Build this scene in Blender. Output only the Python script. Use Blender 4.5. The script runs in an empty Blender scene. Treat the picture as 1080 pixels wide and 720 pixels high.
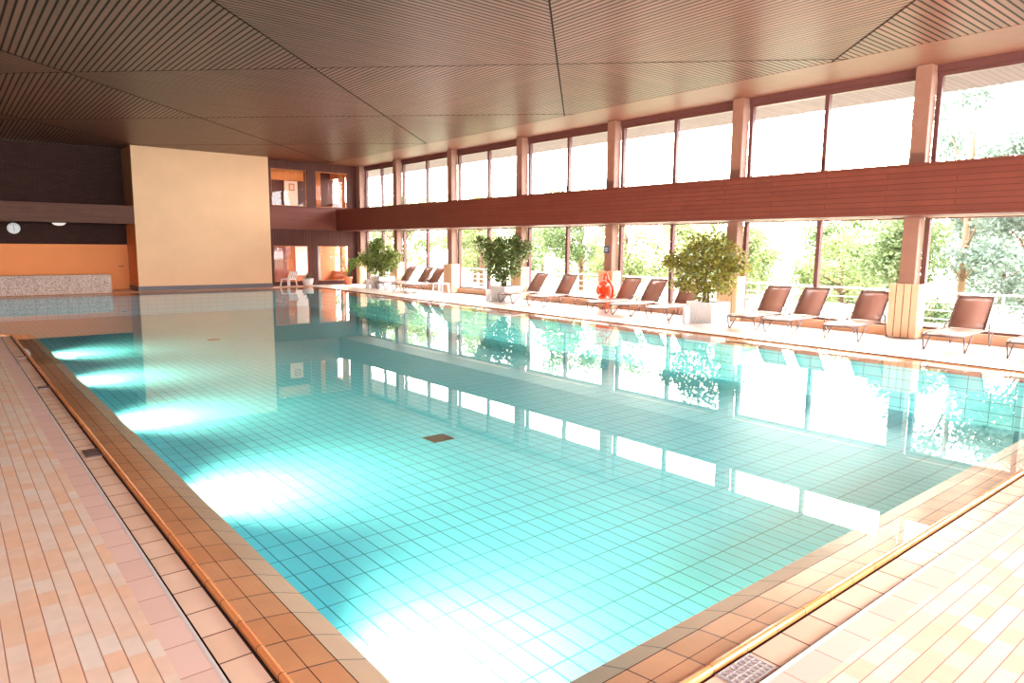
import bpy, bmesh, math, random
from mathutils import Vector, Matrix
random.seed(7)
S = bpy.context.scene
COL = S.collection
PI = math.pi

# ------------------------------------------------------------------ helpers
def link(o, parent=None):
    COL.objects.link(o)
    if parent is not None: o.parent = parent
    return o
def props(o, label=None, cat=None, group=None, kind=None):
    if label: o['label'] = label
    if cat: o['category'] = cat
    if group: o['group'] = group
    if kind: o['kind'] = kind
    return o
def empty(name, loc=(0, 0, 0), rz=0, parent=None):
    o = bpy.data.objects.new(name, None)
    o.empty_display_size = .1
    o.location = loc; o.rotation_euler = (0, 0, rz)
    return link(o, parent)
class MB:
    """collects shapes into one mesh"""
    def __init__(s): s.bm = bmesh.new(); s.uv = s.bm.loops.layers.uv.new('UVMap')
    def quad(s, pts, mi=0, uvs=None, smooth=False):
        vs = [s.bm.verts.new(p) for p in pts]
        f = s.bm.faces.new(vs); f.material_index = mi; f.smooth = smooth
        if uvs:
            for l, u in zip(f.loops, uvs): l[s.uv].uv = u
        return f
    def box(s, x0, x1, y0, y1, z0, z1, mi=0, bevel=0):
        ps = [(x0,y0,z0),(x1,y0,z0),(x1,y1,z0),(x0,y1,z0),(x0,y0,z1),(x1,y0,z1),(x1,y1,z1),(x0,y1,z1)]
        v = [s.bm.verts.new(p) for p in ps]
        fs = [s.bm.faces.new([v[i] for i in f]) for f in ((0,3,2,1),(4,5,6,7),(0,1,5,4),(1,2,6,5),(2,3,7,6),(3,0,4,7))]
        for f in fs: f.material_index = mi
        if bevel:
            es = list({e for f in fs for e in f.edges})
            r = bmesh.ops.bevel(s.bm, geom=es, offset=bevel, segments=2, affect='EDGES')
            for f in r['faces']: f.material_index = mi
        return fs
    def obox(s, a, b, w, t, mi=0, up=(0,0,1)):
        """box bar from a to b, width w, thickness t"""
        a = Vector(a); b = Vector(b); d = (b-a).normalized(); u = Vector(up)
        if abs(d.dot(u)) > .98: u = Vector((1,0,0))
        r = d.cross(u).normalized()*w/2; u = r.cross(d).normalized()*t/2
        c = [p+q for p in (a, b) for q in (-r-u, r-u, r+u, -r+u)]
        v = [s.bm.verts.new(p) for p in c]
        for f in ((3,2,1,0),(4,5,6,7),(0,1,5,4),(1,2,6,5),(2,3,7,6),(3,0,4,7)):
            s.bm.faces.new([v[i] for i in f]).material_index = mi
    def tube(s, pts, r, n=8, mi=0, closed=False, rs=None):
        pts = [Vector(p) for p in pts]; rings = []; N = len(pts)
        for i, p in enumerate(pts):
            if closed: d = pts[(i+1) % N]-pts[i-1]
            else: d = pts[min(i+1, N-1)]-pts[max(i-1, 0)]
            d.normalize()
            u = Vector((0,0,1)) if abs(d.z) < .9 else Vector((0,1,0))
            x = d.cross(u).normalized(); y = x.cross(d)
            rr = rs[i] if rs else r
            rings.append([s.bm.verts.new(p+rr*(math.cos(2*PI*k/n)*x+math.sin(2*PI*k/n)*y)) for k in range(n)])
        for i in range(N if closed else N-1):
            A, B = rings[i], rings[(i+1) % N]
            for k in range(n):
                f = s.bm.faces.new((A[k], A[(k+1) % n], B[(k+1) % n], B[k])); f.smooth = True; f.material_index = mi
        if not closed:
            for R_, rev in ((rings[0], 0), (rings[-1], 1)):
                f = s.bm.faces.new(R_ if rev else R_[::-1]); f.material_index = mi
    def lathe(s, prof, c=(0,0,0), n=24, mi=0, sx=1, sy=1):
        rings = []
        for r, z in prof:
            rings.append([s.bm.verts.new((c[0]+sx*r*math.cos(2*PI*k/n), c[1]+sy*r*math.sin(2*PI*k/n), c[2]+z)) for k in range(n)])
        for A, B in zip(rings, rings[1:]):
            for k in range(n):
                f = s.bm.faces.new((A[k], A[(k+1) % n], B[(k+1) % n], B[k])); f.smooth = True; f.material_index = mi
        for R_, rev in ((rings[0], 1), (rings[-1], 0)):
            f = s.bm.faces.new(R_[::-1] if rev else R_); f.material_index = mi
    def build(s, name, mats, parent=None, smooth_angle=None, recalc=False):
        if recalc: bmesh.ops.recalc_face_normals(s.bm, faces=s.bm.faces)
        me = bpy.data.meshes.new(name); s.bm.to_mesh(me); s.bm.free()
        for m in (mats if isinstance(mats, (list, tuple)) else [mats]): me.materials.append(m)
        return link(bpy.data.objects.new(name, me), parent)

# ------------------------------------------------------------------ materials
def newmat(name):
    m = bpy.data.materials.new(name); m.use_nodes = True
    nt = m.node_tree; b = nt.nodes['Principled BSDF']
    return m, nt, b
def N(nt, t, **kw):
    n = nt.nodes.new(t)
    for k, v in kw.items():
        if k.startswith('i_'): n.inputs[k[2:].replace('_', ' ')].default_value = v
        else: setattr(n, k, v)
    return n
def rgb(r, g, b): 
    f = lambda c: (c/255/12.92) if c/255 <= .04045 else ((c/255+.055)/1.055)**2.4
    return (f(r), f(g), f(b), 1)
def plain(name, col, rough=.5, metal=0, spec=.5, noise=0, nscale=8, bump=0):
    m, nt, b = newmat(name)
    b.inputs['Roughness'].default_value = rough; b.inputs['Metallic'].default_value = metal
    b.inputs['Specular IOR Level'].default_value = spec
    tc = N(nt, 'ShaderNodeTexCoord')
    n = N(nt, 'ShaderNodeTexNoise'); n.inputs['Scale'].default_value = nscale; n.inputs['Detail'].default_value = 5
    nt.links.new(tc.outputs['Object'], n.inputs['Vector'])
    mx = N(nt, 'ShaderNodeMix', data_type='RGBA', blend_type='MULTIPLY')
    mr = N(nt, 'ShaderNodeMapRange'); mr.inputs['To Min'].default_value = 1-noise; mr.inputs['To Max'].default_value = 1+noise
    nt.links.new(n.outputs['Fac'], mr.inputs['Value'])
    mx.inputs['Factor'].default_value = 1; mx.inputs['A'].default_value = col
    nt.links.new(mr.outputs['Result'], mx.inputs['B'])
    nt.links.new(mx.outputs['Result'], b.inputs['Base Color'])
    if bump:
        bp = N(nt, 'ShaderNodeBump'); bp.inputs['Strength'].default_value = bump; bp.inputs['Distance'].default_value = .01
        nt.links.new(n.outputs['Fac'], bp.inputs['Height']); nt.links.new(bp.outputs['Normal'], b.inputs['Normal'])
    return m
def brick(name, c1, c2, cm, bw, rh, mortar, rough=.5, coord='Object', offset=0.0, swap=None, loc=(0,0,0), spec=.5,
          bump=.4, vary=0.0, vscale=3.0, bias=0.0):
    """tiled surface; swap: tuple of two axes ('X','Z') used as brick x/y"""
    m, nt, b = newmat(name)
    tc = N(nt, 'ShaderNodeTexCoord'); src = tc.outputs[coord]
    if swap:
        sp = N(nt, 'ShaderNodeSeparateXYZ'); cb = N(nt, 'ShaderNodeCombineXYZ')
        nt.links.new(src, sp.inputs[0]); nt.links.new(sp.outputs[swap[0]], cb.inputs[0]); nt.links.new(sp.outputs[swap[1]], cb.inputs[1])
        src = cb.outputs[0]
    mp = N(nt, 'ShaderNodeMapping'); mp.inputs['Location'].default_value = loc
    nt.links.new(src, mp.inputs['Vector'])
    br = N(nt, 'ShaderNodeTexBrick', offset=offset, squash=1.0)
    br.inputs['Color1'].default_value = c1; br.inputs['Color2'].default_value = c2; br.inputs['Mortar'].default_value = cm
    br.inputs['Scale'].default_value = 1; br.inputs['Brick Width'].default_value = bw; br.inputs['Row Height'].default_value = rh
    br.inputs['Mortar Size'].default_value = mortar; br.inputs['Mortar Smooth'].default_value = .1; br.inputs['Bias'].default_value = bias
    nt.links.new(mp.outputs[0], br.inputs['Vector'])
    col = br.outputs['Color']
    if vary:
        n = N(nt, 'ShaderNodeTexNoise'); n.inputs['Scale'].default_value = vscale; n.inputs['Detail'].default_value = 6
        nt.links.new(tc.outputs['Object'], n.inputs['Vector'])
        mr = N(nt, 'ShaderNodeMapRange'); mr.inputs['To Min'].default_value = 1-vary; mr.inputs['To Max'].default_value = 1+vary
        nt.links.new(n.outputs['Fac'], mr.inputs['Value'])
        mx = N(nt, 'ShaderNodeMix', data_type='RGBA', blend_type='MULTIPLY'); mx.inputs['Factor'].default_value = 1
        nt.links.new(col, mx.inputs['A']); nt.links.new(mr.outputs['Result'], mx.inputs['B']); col = mx.outputs['Result']
    nt.links.new(col, b.inputs['Base Color'])
    b.inputs['Roughness'].default_value = rough; b.inputs['Specular IOR Level'].default_value = spec
    if bump:
        bp = N(nt, 'ShaderNodeBump', invert=True); bp.inputs['Strength'].default_value = bump; bp.inputs['Distance'].default_value = .004
        nt.links.new(br.outputs['Fac'], bp.inputs['Height']); nt.links.new(bp.outputs['Normal'], b.inputs['Normal'])
    return m
def clear(name, tint, r0, rough=0.0):
    m = bpy.data.materials.new(name); m.use_nodes = True; nt = m.node_tree; nt.nodes.clear()
    o = N(nt, 'ShaderNodeOutputMaterial'); mx = N(nt, 'ShaderNodeMixShader'); 
    lw = N(nt, 'ShaderNodeLayerWeight'); lw.inputs['Blend'].default_value = .5
    pw = N(nt, 'ShaderNodeMath', operation='POWER'); pw.inputs[1].default_value = 5; nt.links.new(lw.outputs['Facing'], pw.inputs[0])
    fr = N(nt, 'ShaderNodeMath', operation='MULTIPLY_ADD'); fr.inputs[1].default_value = 1-r0; fr.inputs[2].default_value = r0; nt.links.new(pw.outputs[0], fr.inputs[0])
    t = N(nt, 'ShaderNodeBsdfTransparent'); t.inputs['Color'].default_value = tint
    g = N(nt, 'ShaderNodeBsdfGlossy'); g.inputs['Roughness'].default_value = rough
    nt.links.new(fr.outputs[0], mx.inputs[0]); nt.links.new(t.outputs[0], mx.inputs[1]); nt.links.new(g.outputs[0], mx.inputs[2]); nt.links.new(mx.outputs[0], o.inputs['Surface'])
    return m
def emit(name, col, st):
    m = bpy.data.materials.new(name); m.use_nodes = True; nt = m.node_tree; nt.nodes.clear()
    o = N(nt, 'ShaderNodeOutputMaterial'); e = N(nt, 'ShaderNodeEmission'); e.inputs['Color'].default_value = col; e.inputs['Strength'].default_value = st
    nt.links.new(e.outputs[0], o.inputs['Surface']); return m

WATER = clear('water', (.94, .99, 1, 1), .022)
GLASS = clear('window_glass', (.97, .98, .98, 1), .04)
POOLTILE = brick('pool_tile', (.12,.74,.86,1), (.135,.78,.90,1), (.02,.26,.36,1), .311, .154, .006, rough=.5, coord='Object', swap=('Y','X'),
                 loc=(-2.946+.311*20, -3.06+.154*30, 0), bump=.2, vary=.05, vscale=1.0)
POOLWALL = brick('pool_wall_tile', (.12,.74,.86,1), (.135,.78,.90,1), (.02,.26,.36,1), .311, .154, .006, rough=.5, coord='UV', bump=.2)
COPING = brick('coping_tile', (.64,.28,.13,1), (.72,.35,.18,1), (.15,.07,.05,1), .26, 5.0, .005, rough=.28, coord='UV', loc=(.17,2.2,0), vary=.25, vscale=4)
COPING3 = brick('coping_tile_sloped', (.50,.26,.15,1), (.54,.29,.17,1), (.15,.08,.06,1), .26, 5.0, .005, rough=.35, coord='UV', loc=(.17,2.2,0), vary=.1, vscale=4)
LIP = brick('coping_lip_tile', (.60,.22,.08,1), (.66,.27,.10,1), (.2,.09,.05,1), .26, 5.0, .004, rough=.12, coord='UV', loc=(.17,2.2,0), vary=.15)
GUTTER = brick('gutter_tile', (.70,.49,.36,1), (.76,.56,.43,1), (.16,.08,.06,1), .26, 5.0, .005, rough=.25, coord='UV', loc=(.17,2.2,0), vary=.18, vscale=2.5)
GRATE = brick('edge_tile', (.64,.45,.39,1), (.68,.49,.43,1), (.38,.20,.17,1), .27, 5.0, .004, rough=.4, coord='UV', loc=(.01,2.2,0), vary=.05)
GROUT = plain('grout', (.10,.05,.04,1), .8)
SLOT = plain('slot_dark', (.025,.014,.012,1), .9, spec=.1)
EDGING = plain('steel_edging', (.8,.75,.72,1), .35, metal=.3)
def paver(name, swap, loc, c1, c2, cm, bw, rh, line):
    m = brick(name, c1, c2, tuple(.5*(a+b)*.9 for a, b in zip(c1, c2)), bw, rh, .001, rough=.42, offset=.5, swap=swap, loc=loc, spec=1.0, bump=0, vary=.14, vscale=9)
    nt = m.node_tree; b = nt.nodes['Principled BSDF']; mp = [n for n in nt.nodes if n.type == 'MAPPING'][0]
    sp = N(nt, 'ShaderNodeSeparateXYZ'); nt.links.new(mp.outputs[0], sp.inputs[0])
    dv = N(nt, 'ShaderNodeMath', operation='DIVIDE'); dv.inputs[1].default_value = rh; nt.links.new(sp.outputs['Y'], dv.inputs[0])
    ad = N(nt, 'ShaderNodeMath', operation='ADD'); ad.inputs[1].default_value = line/2; nt.links.new(dv.outputs[0], ad.inputs[0])
    fr = N(nt, 'ShaderNodeMath', operation='FRACT'); nt.links.new(ad.outputs[0], fr.inputs[0])
    lt = N(nt, 'ShaderNodeMath', operation='LESS_THAN'); lt.inputs[1].default_value = line; nt.links.new(fr.outputs[0], lt.inputs[0])
    src = b.inputs['Base Color'].links[0].from_socket
    mx = N(nt, 'ShaderNodeMix', data_type='RGBA'); nt.links.new(lt.outputs[0], mx.inputs['Factor']); nt.links.new(src, mx.inputs['A']); mx.inputs['B'].default_value = cm
    nt.links.new(mx.outputs['Result'], b.inputs['Base Color'])
    bp = N(nt, 'ShaderNodeBump', invert=True); bp.inputs['Strength'].default_value = .4; bp.inputs['Distance'].default_value = .004
    nt.links.new(lt.outputs[0], bp.inputs['Height']); nt.links.new(bp.outputs['Normal'], b.inputs['Normal'])
    return m
pv = dict(c1=(.70,.46,.31,1), c2=(.68,.61,.54,1), cm=(.30,.13,.09,1), bw=.165, rh=.0825, line=.06)
PAVEY = paver('paver_lengthwise', swap=('Y','X'), loc=(.05, .0825*.97-.25+.0825*3, 0), **pv)
PAVEX = paver('paver_crosswise', swap=('X','Y'), loc=(.02, .0825*14-1.07+.0825, 0), **pv)
PAVEW = brick('paver_window_side', (.74,.66,.60,1), (.78,.70,.64,1), (.55,.45,.4,1), .26, .26, .004, rough=.3, coord='Object')
WOODL = dict(rough=.45)
def slats(name, axis, pitch=.12, gap=.30, c1=(.29,.092,.056,1), c2=(.15,.046,.028,1), cg=(.02,.006,.004,1), rough=.42):
    m, nt, b = newmat(name)
    tc = N(nt, 'ShaderNodeTexCoord'); sp = N(nt, 'ShaderNodeSeparateXYZ'); nt.links.new(tc.outputs['Object'], sp.inputs[0])
    dv = N(nt, 'ShaderNodeMath', operation='DIVIDE'); dv.inputs[1].default_value = pitch
    nt.links.new(sp.outputs['X' if axis == 'Y' else 'Y'], dv.inputs[0])
    fr = N(nt, 'ShaderNodeMath', operation='FRACT'); nt.links.new(dv.outputs[0], fr.inputs[0])
    fl = N(nt, 'ShaderNodeMath', operation='FLOOR'); nt.links.new(dv.outputs[0], fl.inputs[0])
    gp = N(nt, 'ShaderNodeMath', operation='LESS_THAN'); gp.inputs[1].default_value = gap; nt.links.new(fr.outputs[0], gp.inputs[0])
    # board lengths differ in tone
    ln = N(nt, 'ShaderNodeMath', operation='MULTIPLY'); ln.inputs[1].default_value = .4; nt.links.new(sp.outputs['Y' if axis == 'Y' else 'X'], ln.inputs[0])
    wn0 = N(nt, 'ShaderNodeTexWhiteNoise', noise_dimensions='1D'); nt.links.new(fl.outputs[0], wn0.inputs['W'])
    ad = N(nt, 'ShaderNodeMath', operation='ADD'); nt.links.new(ln.outputs[0], ad.inputs[0]); nt.links.new(wn0.outputs['Value'], ad.inputs[1])
    lf = N(nt, 'ShaderNodeMath', operation='FLOOR'); nt.links.new(ad.outputs[0], lf.inputs[0])
    cb = N(nt, 'ShaderNodeCombineXYZ'); nt.links.new(fl.outputs[0], cb.inputs[0]); nt.links.new(lf.outputs[0], cb.inputs[1])
    wn = N(nt, 'ShaderNodeTexWhiteNoise', noise_dimensions='2D'); nt.links.new(cb.outputs[0], wn.inputs['Vector'])
    no = N(nt, 'ShaderNodeTexNoise'); no.inputs['Scale'].default_value = 3; no.inputs['Detail'].default_value = 6
    mp = N(nt, 'ShaderNodeMapping'); mp.inputs['Scale'].default_value = (10, .8, 1) if axis == 'Y' else (.8, 10, 1)
    nt.links.new(tc.outputs['Object'], mp.inputs[0]); nt.links.new(mp.outputs[0], no.inputs['Vector'])
    av = N(nt, 'ShaderNodeMath', operation='ADD'); nt.links.new(wn.outputs['Value'], av.inputs[0]); nt.links.new(no.outputs['Fac'], av.inputs[1])
    hf = N(nt, 'ShaderNodeMath', operation='MULTIPLY'); hf.inputs[1].default_value = .5; nt.links.new(av.outputs[0], hf.inputs[0])
    mx = N(nt, 'ShaderNodeMix', data_type='RGBA'); mx.inputs['A'].default_value = c1; mx.inputs['B'].default_value = c2; nt.links.new(hf.outputs[0], mx.inputs['Factor'])
    m2 = N(nt, 'ShaderNodeMix', data_type='RGBA'); m2.inputs['B'].default_value = cg
    nt.links.new(gp.outputs[0], m2.inputs['Factor']); nt.links.new(mx.outputs['Result'], m2.inputs['A']); nt.links.new(m2.outputs['Result'], b.inputs['Base Color'])
    b.inputs['Roughness'].default_value = rough
    sm = N(nt, 'ShaderNodeMath', operation='MULTIPLY_ADD'); sm.inputs[1].default_value = -.45; sm.inputs[2].default_value = .5
    nt.links.new(gp.outputs[0], sm.inputs[0]); nt.links.new(sm.outputs[0], b.inputs['Specular IOR Level'])
    bp = N(nt, 'ShaderNodeBump', invert=True); bp.inputs['Strength'].default_value = .6; bp.inputs['Distance'].default_value = .01
    nt.links.new(gp.outputs[0], bp.inputs['Height']); nt.links.new(bp.outputs['Normal'], b.inputs['Normal'])
    return m
SLATX = slats('ceiling_slats_crosswise', 'X'); SLATY = slats('ceiling_slats_lengthwise', 'Y')
SOFFIT = plain('soffit_board', (.25,.085,.05,1), .45, noise=.2, nscale=4)
BEAMW = brick('beam_cladding', (.135,.029,.018,1), (.155,.035,.021,1), (.07,.014,.009,1), 2.4, .105, .005, rough=.45, offset=.5, swap=('Y','Z'), vary=.15, vscale=3, bump=.6, spec=.3)
BEAMX = brick('parapet_cladding', (.135,.029,.018,1), (.155,.035,.021,1), (.07,.014,.009,1), 2.4, .105, .005, rough=.45, offset=.5, swap=('X','Z'), vary=.15, vscale=3, bump=.6, spec=.3)
GALW = brick('gallery_cladding', (.10,.036,.022,1), (.12,.044,.027,1), (.09,.035,.02,1), .9, .08, .006, rough=.5, offset=.5, swap=('X','Z'), vary=.15, vscale=3, bump=.6, spec=.15)
DARKW = brick('dark_brick', (.040,.015,.011,1), (.050,.019,.014,1), (.022,.010,.009,1), .26, .075, .008, rough=.7, offset=.5, swap=('X','Z'), vary=.15, vscale=3, spec=.12)
BOARDV = brick('vertical_boards', (.085,.024,.018,1), (.10,.030,.022,1), (.035,.010,.008,1), .12, 6.0, .008, rough=.5, swap=('X','Z'), loc=(0,3,0), vary=.15, spec=.2)
PALE = plain('pale_soffit', (.72,.5,.36,1), .5)
COLW = plain('pillar_wood', (.27,.13,.09,1), .5, noise=.15, nscale=5)
FRAME = plain('window_frame_wood', (.11,.035,.032,1), .4, noise=.1)
SILL = plain('sill_wood', (.58,.34,.21,1), .5, noise=.1)
BEIGE = plain('beige_plaster', (.77,.46,.265,1), .75, noise=.09, nscale=1.2, bump=.15)
ORANGE = plain('orange_plaster', (.85,.27,.07,1), .65, noise=.06, nscale=1.5)
SKIRT = plain('grey_skirting', (.12,.10,.11,1), .5)
WALLW = plain('plain_brown_wall', (.35,.2,.13,1), .7)
WHITE = plain('white_plastic', (.8,.8,.8,1), .4)
WHITEM = plain('white_planter', (.78,.76,.75,1), .5)
def speckle():
    m, nt, b = newmat('speckled_terrazzo')
    tc = N(nt, 'ShaderNodeTexCoord'); v = N(nt, 'ShaderNodeTexNoise'); v.inputs['Scale'].default_value = 38; v.inputs['Detail'].default_value = 3
    nt.links.new(tc.outputs['Object'], v.inputs['Vector'])
    r = N(nt, 'ShaderNodeValToRGB'); r.color_ramp.elements[0].position = .4; r.color_ramp.elements[0].color = (.26,.15,.12,1); r.color_ramp.elements[1].position = .56; r.color_ramp.elements[1].color = (.60,.42,.34,1)
    nt.links.new(v.outputs['Fac'], r.inputs[0]); nt.links.new(r.outputs[0], b.inputs['Base Color']); b.inputs['Roughness'].default_value = .6
    return m
SPECK = speckle()

# ------------------------------------------------------------------ dimensions (metres)
ZC = 5.44                        # ceiling
XP0, XP1 = 15.35, 15.63          # pillars, front and back
COLS = [5.94+4.16*k for k in range(-2, 6)]      # pillar centres along the window wall
YREC = 30.3; YB = 29.6; YBK = 31.2
LIPX0, LIPX1, LIPY0, LIPY1, LIPYL, LIPXL = .965, 12.40, 1.59, 28.75, 16.72, -4.2
ZF = -.80

# ------------------------------------------------------------------ pool
POLY = [(LIPX0, LIPY0), (LIPX1, LIPY0), (LIPX1, LIPY1), (LIPXL, LIPY1), (LIPXL, LIPYL), (LIPX0, LIPYL)]
def off(t):
    n = len(POLY); out = []
    for i in range(n):
        p0, p1, p2 = Vector(POLY[i-1]), Vector(POLY[i]), Vector(POLY[(i+1) % n])
        a = (p1-p0).normalized(); b = (p2-p1).normalized()
        na = Vector((-a.y, a.x)); nb = Vector((-b.y, b.x))
        out.append(p1+(na+nb)*t)
    return out
def sweep(mb, prof, mis):
    v = 0
    for (t0, z0), (t1, z1), mi in zip(prof, prof[1:], mis):
        A, B = off(t0), off(t1); n = len(A); L = math.hypot(t1-t0, z1-z0)
        for i in range(n):
            j = (i+1) % n; ax = 0 if abs(A[j].x-A[i].x) > abs(A[j].y-A[i].y) else 1
            mb.quad([(A[i].x, A[i].y, z0), (A[j].x, A[j].y, z0), (B[j].x, B[j].y, z1), (B[i].x, B[i].y, z1)], mi,
                    [(A[i][ax]+20, v), (A[j][ax]+20, v), (B[j][ax]+20, v+L), (B[i][ax]+20, v+L)], smooth=(mi == 9))
        v += L
mb = MB()
prof = [(-.325, 0), (-.195, 0), (-.185, .002), (-.175, .002), (-.175, -.05), (-.160, -.05), (-.160, -.012), (-.02, -.012), (-.006, -.02), (0, -.02)]
mis = [4, 6, 6, 5, 5, 5, 3, 5, 5]
lipc = [(0, 0)]
prof += [(.0, .0), (.006, .008), (.018, .012), (.03, .008), (.04, -.004), (.128, -.012), (.133, -.013), (.262, -.03), (.268, -.031), (.415, -.085), (.425, -.10), (.425, ZF)]
mis += [2, 2, 2, 2, 2, 0, 5, 0, 5, 1, 7, 7]
sweep(mb, prof, mis)
coping = mb.build('pool_coping', [COPING, COPING3, LIP, GUTTER, GRATE, SLOT, EDGING, POOLWALL])
props(coping, 'orange tiled pool edge with overflow gutter and raised lip', kind='structure')
# pool floor
I = off(.425); mb = MB()
mb.quad([(I[0].x, I[0].y, ZF), (I[1].x, I[1].y, ZF), (I[2].x, I[2].y, ZF), (I[5].x, I[2].y, ZF)])
mb.quad([(LIPXL+.425, LIPYL+.425, ZF), (I[5].x, LIPYL+.425, ZF), (I[5].x, I[2].y, ZF), (LIPXL+.425, I[2].y, ZF)])
pf = mb.build('pool_floor', POOLTILE); props(pf, 'turquoise tiled bottom of the swimming pool', kind='structure')
# underwater lamps in the left side wall
LAMPM = emit('underwater_lamp_glow', (1, .97, .9, 1), 12)
LY = [3.4, 7.3, 11.25, 15.2, 19.1]
for y in LY:
    m = MB(); n = 20; x = .965+.425+.004; zc = -.4
    m.lathe([(.085, 0), (.085, .012), (.06, .014), (.0005, .014)], n=n)
    m.bm.transform(Matrix.Translation((x, y, zc)) @ Matrix.Rotation(PI/2, 4, 'Y'))
    m.build('underwater_lamp', LAMPM, coping)
def spot(loc, d, power, size, blend, col=(1, .95, .85), r=.05):
    l = bpy.data.lights.new('underwater_light', 'SPOT'); l.energy = power; l.spot_size = size; l.spot_blend = blend; l.color = col; l.shadow_soft_size = r
    o = bpy.data.objects.new('underwater_light', l); o.location = loc
    o.rotation_euler = Vector(d).to_track_quat('-Z', 'Y').to_euler(); COL.objects.link(o); return o
# water
mb = MB(); W = off(.036)
zw = -.0015
mb.quad([(W[0].x, W[0].y, zw), (W[1].x, W[1].y, zw), (W[2].x, W[2].y, zw), (W[5].x, W[2].y, zw)])
mb.quad([(W[4].x, W[4].y, zw), (W[5].x, W[5].y, zw), (W[5].x, W[2].y, zw), (W[3].x, W[3].y, zw)])
wt = mb.build('water', WATER); props(wt, 'still clear pool water mirroring the windows', kind='structure')
# drains
DR = plain('drain_dark', (.05,.05,.03,1), .6)
def drain(x, y, lab):
    m = MB(); w = .155
    m.box(-w, w, -w, w, 0, .006, 0)
    o = m.build('drain_cover', DR); o.location = (x, y, ZF+.0005); props(o, lab, 'drain', 'square drains on the pool floor')
    g = MB()
    for k in range(-4, 5): g.box(k*.038-.008, k*.038+.008, -w*.92, w*.92, .0062, .011)
    g.build('grille', DR, o)
drain(5.08, 7.76, 'dark square drain cover on the pool floor nearest the camera, mid pool')
drain(5.66, 19.84, 'small dark drain cover on the pool floor before the beige wall reflection')

# ------------------------------------------------------------------ floor decks
DOFF = .325
mb = MB()
gx0 = LIPX0-DOFF; gx1 = LIPX1+DOFF; gy0 = LIPY0-DOFF
mb.quad([(-6, gy0, 0), (gx0, gy0, 0), (gx0, LIPYL-DOFF, 0), (-6, LIPYL-DOFF, 0)], 0)
mb.quad([(-6, -6, 0), (15.9, -6, 0), (15.9, gy0, 0), (-6, gy0, 0)], 1)
mb.quad([(gx1, gy0, 0), (15.9, gy0, 0), (15.9, 34, 0), (gx1, 34, 0)], 2)
mb.quad([(-6, LIPY1+DOFF, 0), (gx1, LIPY1+DOFF, 0), (gx1, 34, 0), (-6, 34, 0)], 3)
mb.quad([(-6, LIPYL-DOFF, 0), (LIPXL-DOFF, LIPYL-DOFF, 0), (LIPXL-DOFF, LIPY1+DOFF, 0), (-6, LIPY1+DOFF, 0)], 3)
PAVEF = brick('paver_far_side', (.66,.42,.34,1), (.70,.47,.40,1), (.4,.22,.18,1), .26, .26, .004, rough=.35)
fl = mb.build('floor', [PAVEY, PAVEX, PAVEW, PAVEF]); props(fl, kind='structure')
# little gutter drains
STEELD = plain('dark_steel_grate', (.16,.10,.09,1), .4, metal=.5)
STEELP = plain('pale_steel_grate', (.55,.52,.54,1), .35, metal=.5)
def gutter_drain(x0, x1, y0, y1, lab, mat, diag=False):
    m = MB(); cx, cy = (x0+x1)/2, (y0+y1)/2; a, b = (x1-x0)/2, (y1-y0)/2
    m.box(-a, a, -b, b, 0, .003)
    o = m.build('gutter_drain', mat); o.location = (cx, cy, -.0115); props(o, lab, 'drain', 'drain grates in the overflow gutter')
    g = MB(); n = 9
    for k in range(n):
        t = -a*.9+1.8*a*k/(n-1); g.box(t-.003, t+.003, -b*.9, b*.9, .0031, .007)
    for k in range(5):
        t = -b*.9+1.8*b*k/4; g.box(-a*.9, a*.9, t-.003, t+.003, .0031, .006)
    g.build('grille', mat, o)
gutter_drain(.835, .958, 6.70, 6.98, 'dark gutter drain grate on the left, nearest of the left row', STEELD)
gutter_drain(.835, .958, 10.28, 10.50, 'dark gutter drain grate on the left, second of the left row', STEELD)
gutter_drain(.835, .958, 13.3, 13.5, 'dark gutter drain grate on the left, third of the left row', STEELD)
gutter_drain(2.43, 2.69, 1.435, 1.572, 'pale metal mesh drain grate in the gutter at the bottom edge', STEELP)

# ------------------------------------------------------------------ ceiling (diamond fields of slats)
A = [46.6, 38.9, 31.2, 23.5, 15.75, 7.95, .8, -6.77, -14.3, -21.9, -29.5][::-1]      # Y-X of the seams
B = [-22, -16.9, -9.4, -1.9, 5.6, 13.1, 20.6, 28.1, 35.6, 43.1, 50.6]                # X+Y of the seams
CX0, CX1, CY0, CY1 = -6, 13.84, -6, 34
def clip(poly, f):
    out = []
    for i in range(len(poly)):
        p, q = poly[i-1], poly[i]; a, b = f(p), f(q)
        if (a >= 0) != (b >= 0): t = a/(a-b); out.append((p[0]+(q[0]-p[0])*t, p[1]+(q[1]-p[1])*t))
        if b >= 0: out.append(q)
    return out
mb = MB()
for i in range(len(A)-1):
    for j in range(len(B)-1):
        P = []
        for (a, b) in ((A[i], B[j]), (A[i+1], B[j]), (A[i+1], B[j+1]), (A[i], B[j+1])): P.append(((b-a)/2, (a+b)/2))
        for f in (lambda p: p[0]-CX0, lambda p: CX1-p[0], lambda p: p[1]-CY0, lambda p: CY1-p[1]):
            if P: P = clip(P, f)
        if len(P) < 3: continue
        ia = len(A)-1-i-1    # 0 = [23.5,31.2]
        mi = (A.index(7.95)-i + B.index(20.6)-j) % 2
        # the field between seams 7.95..15.75 and 13.1..20.6 runs lengthwise
        vs = [mb.bm.verts.new((p[0], p[1], ZC)) for p in P]
        fc = mb.bm.faces.new(vs[::-1]); fc.material_index = 0 if ((i-A.index(7.95))+(j-B.index(13.1))) % 2 == 0 else 1
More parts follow.
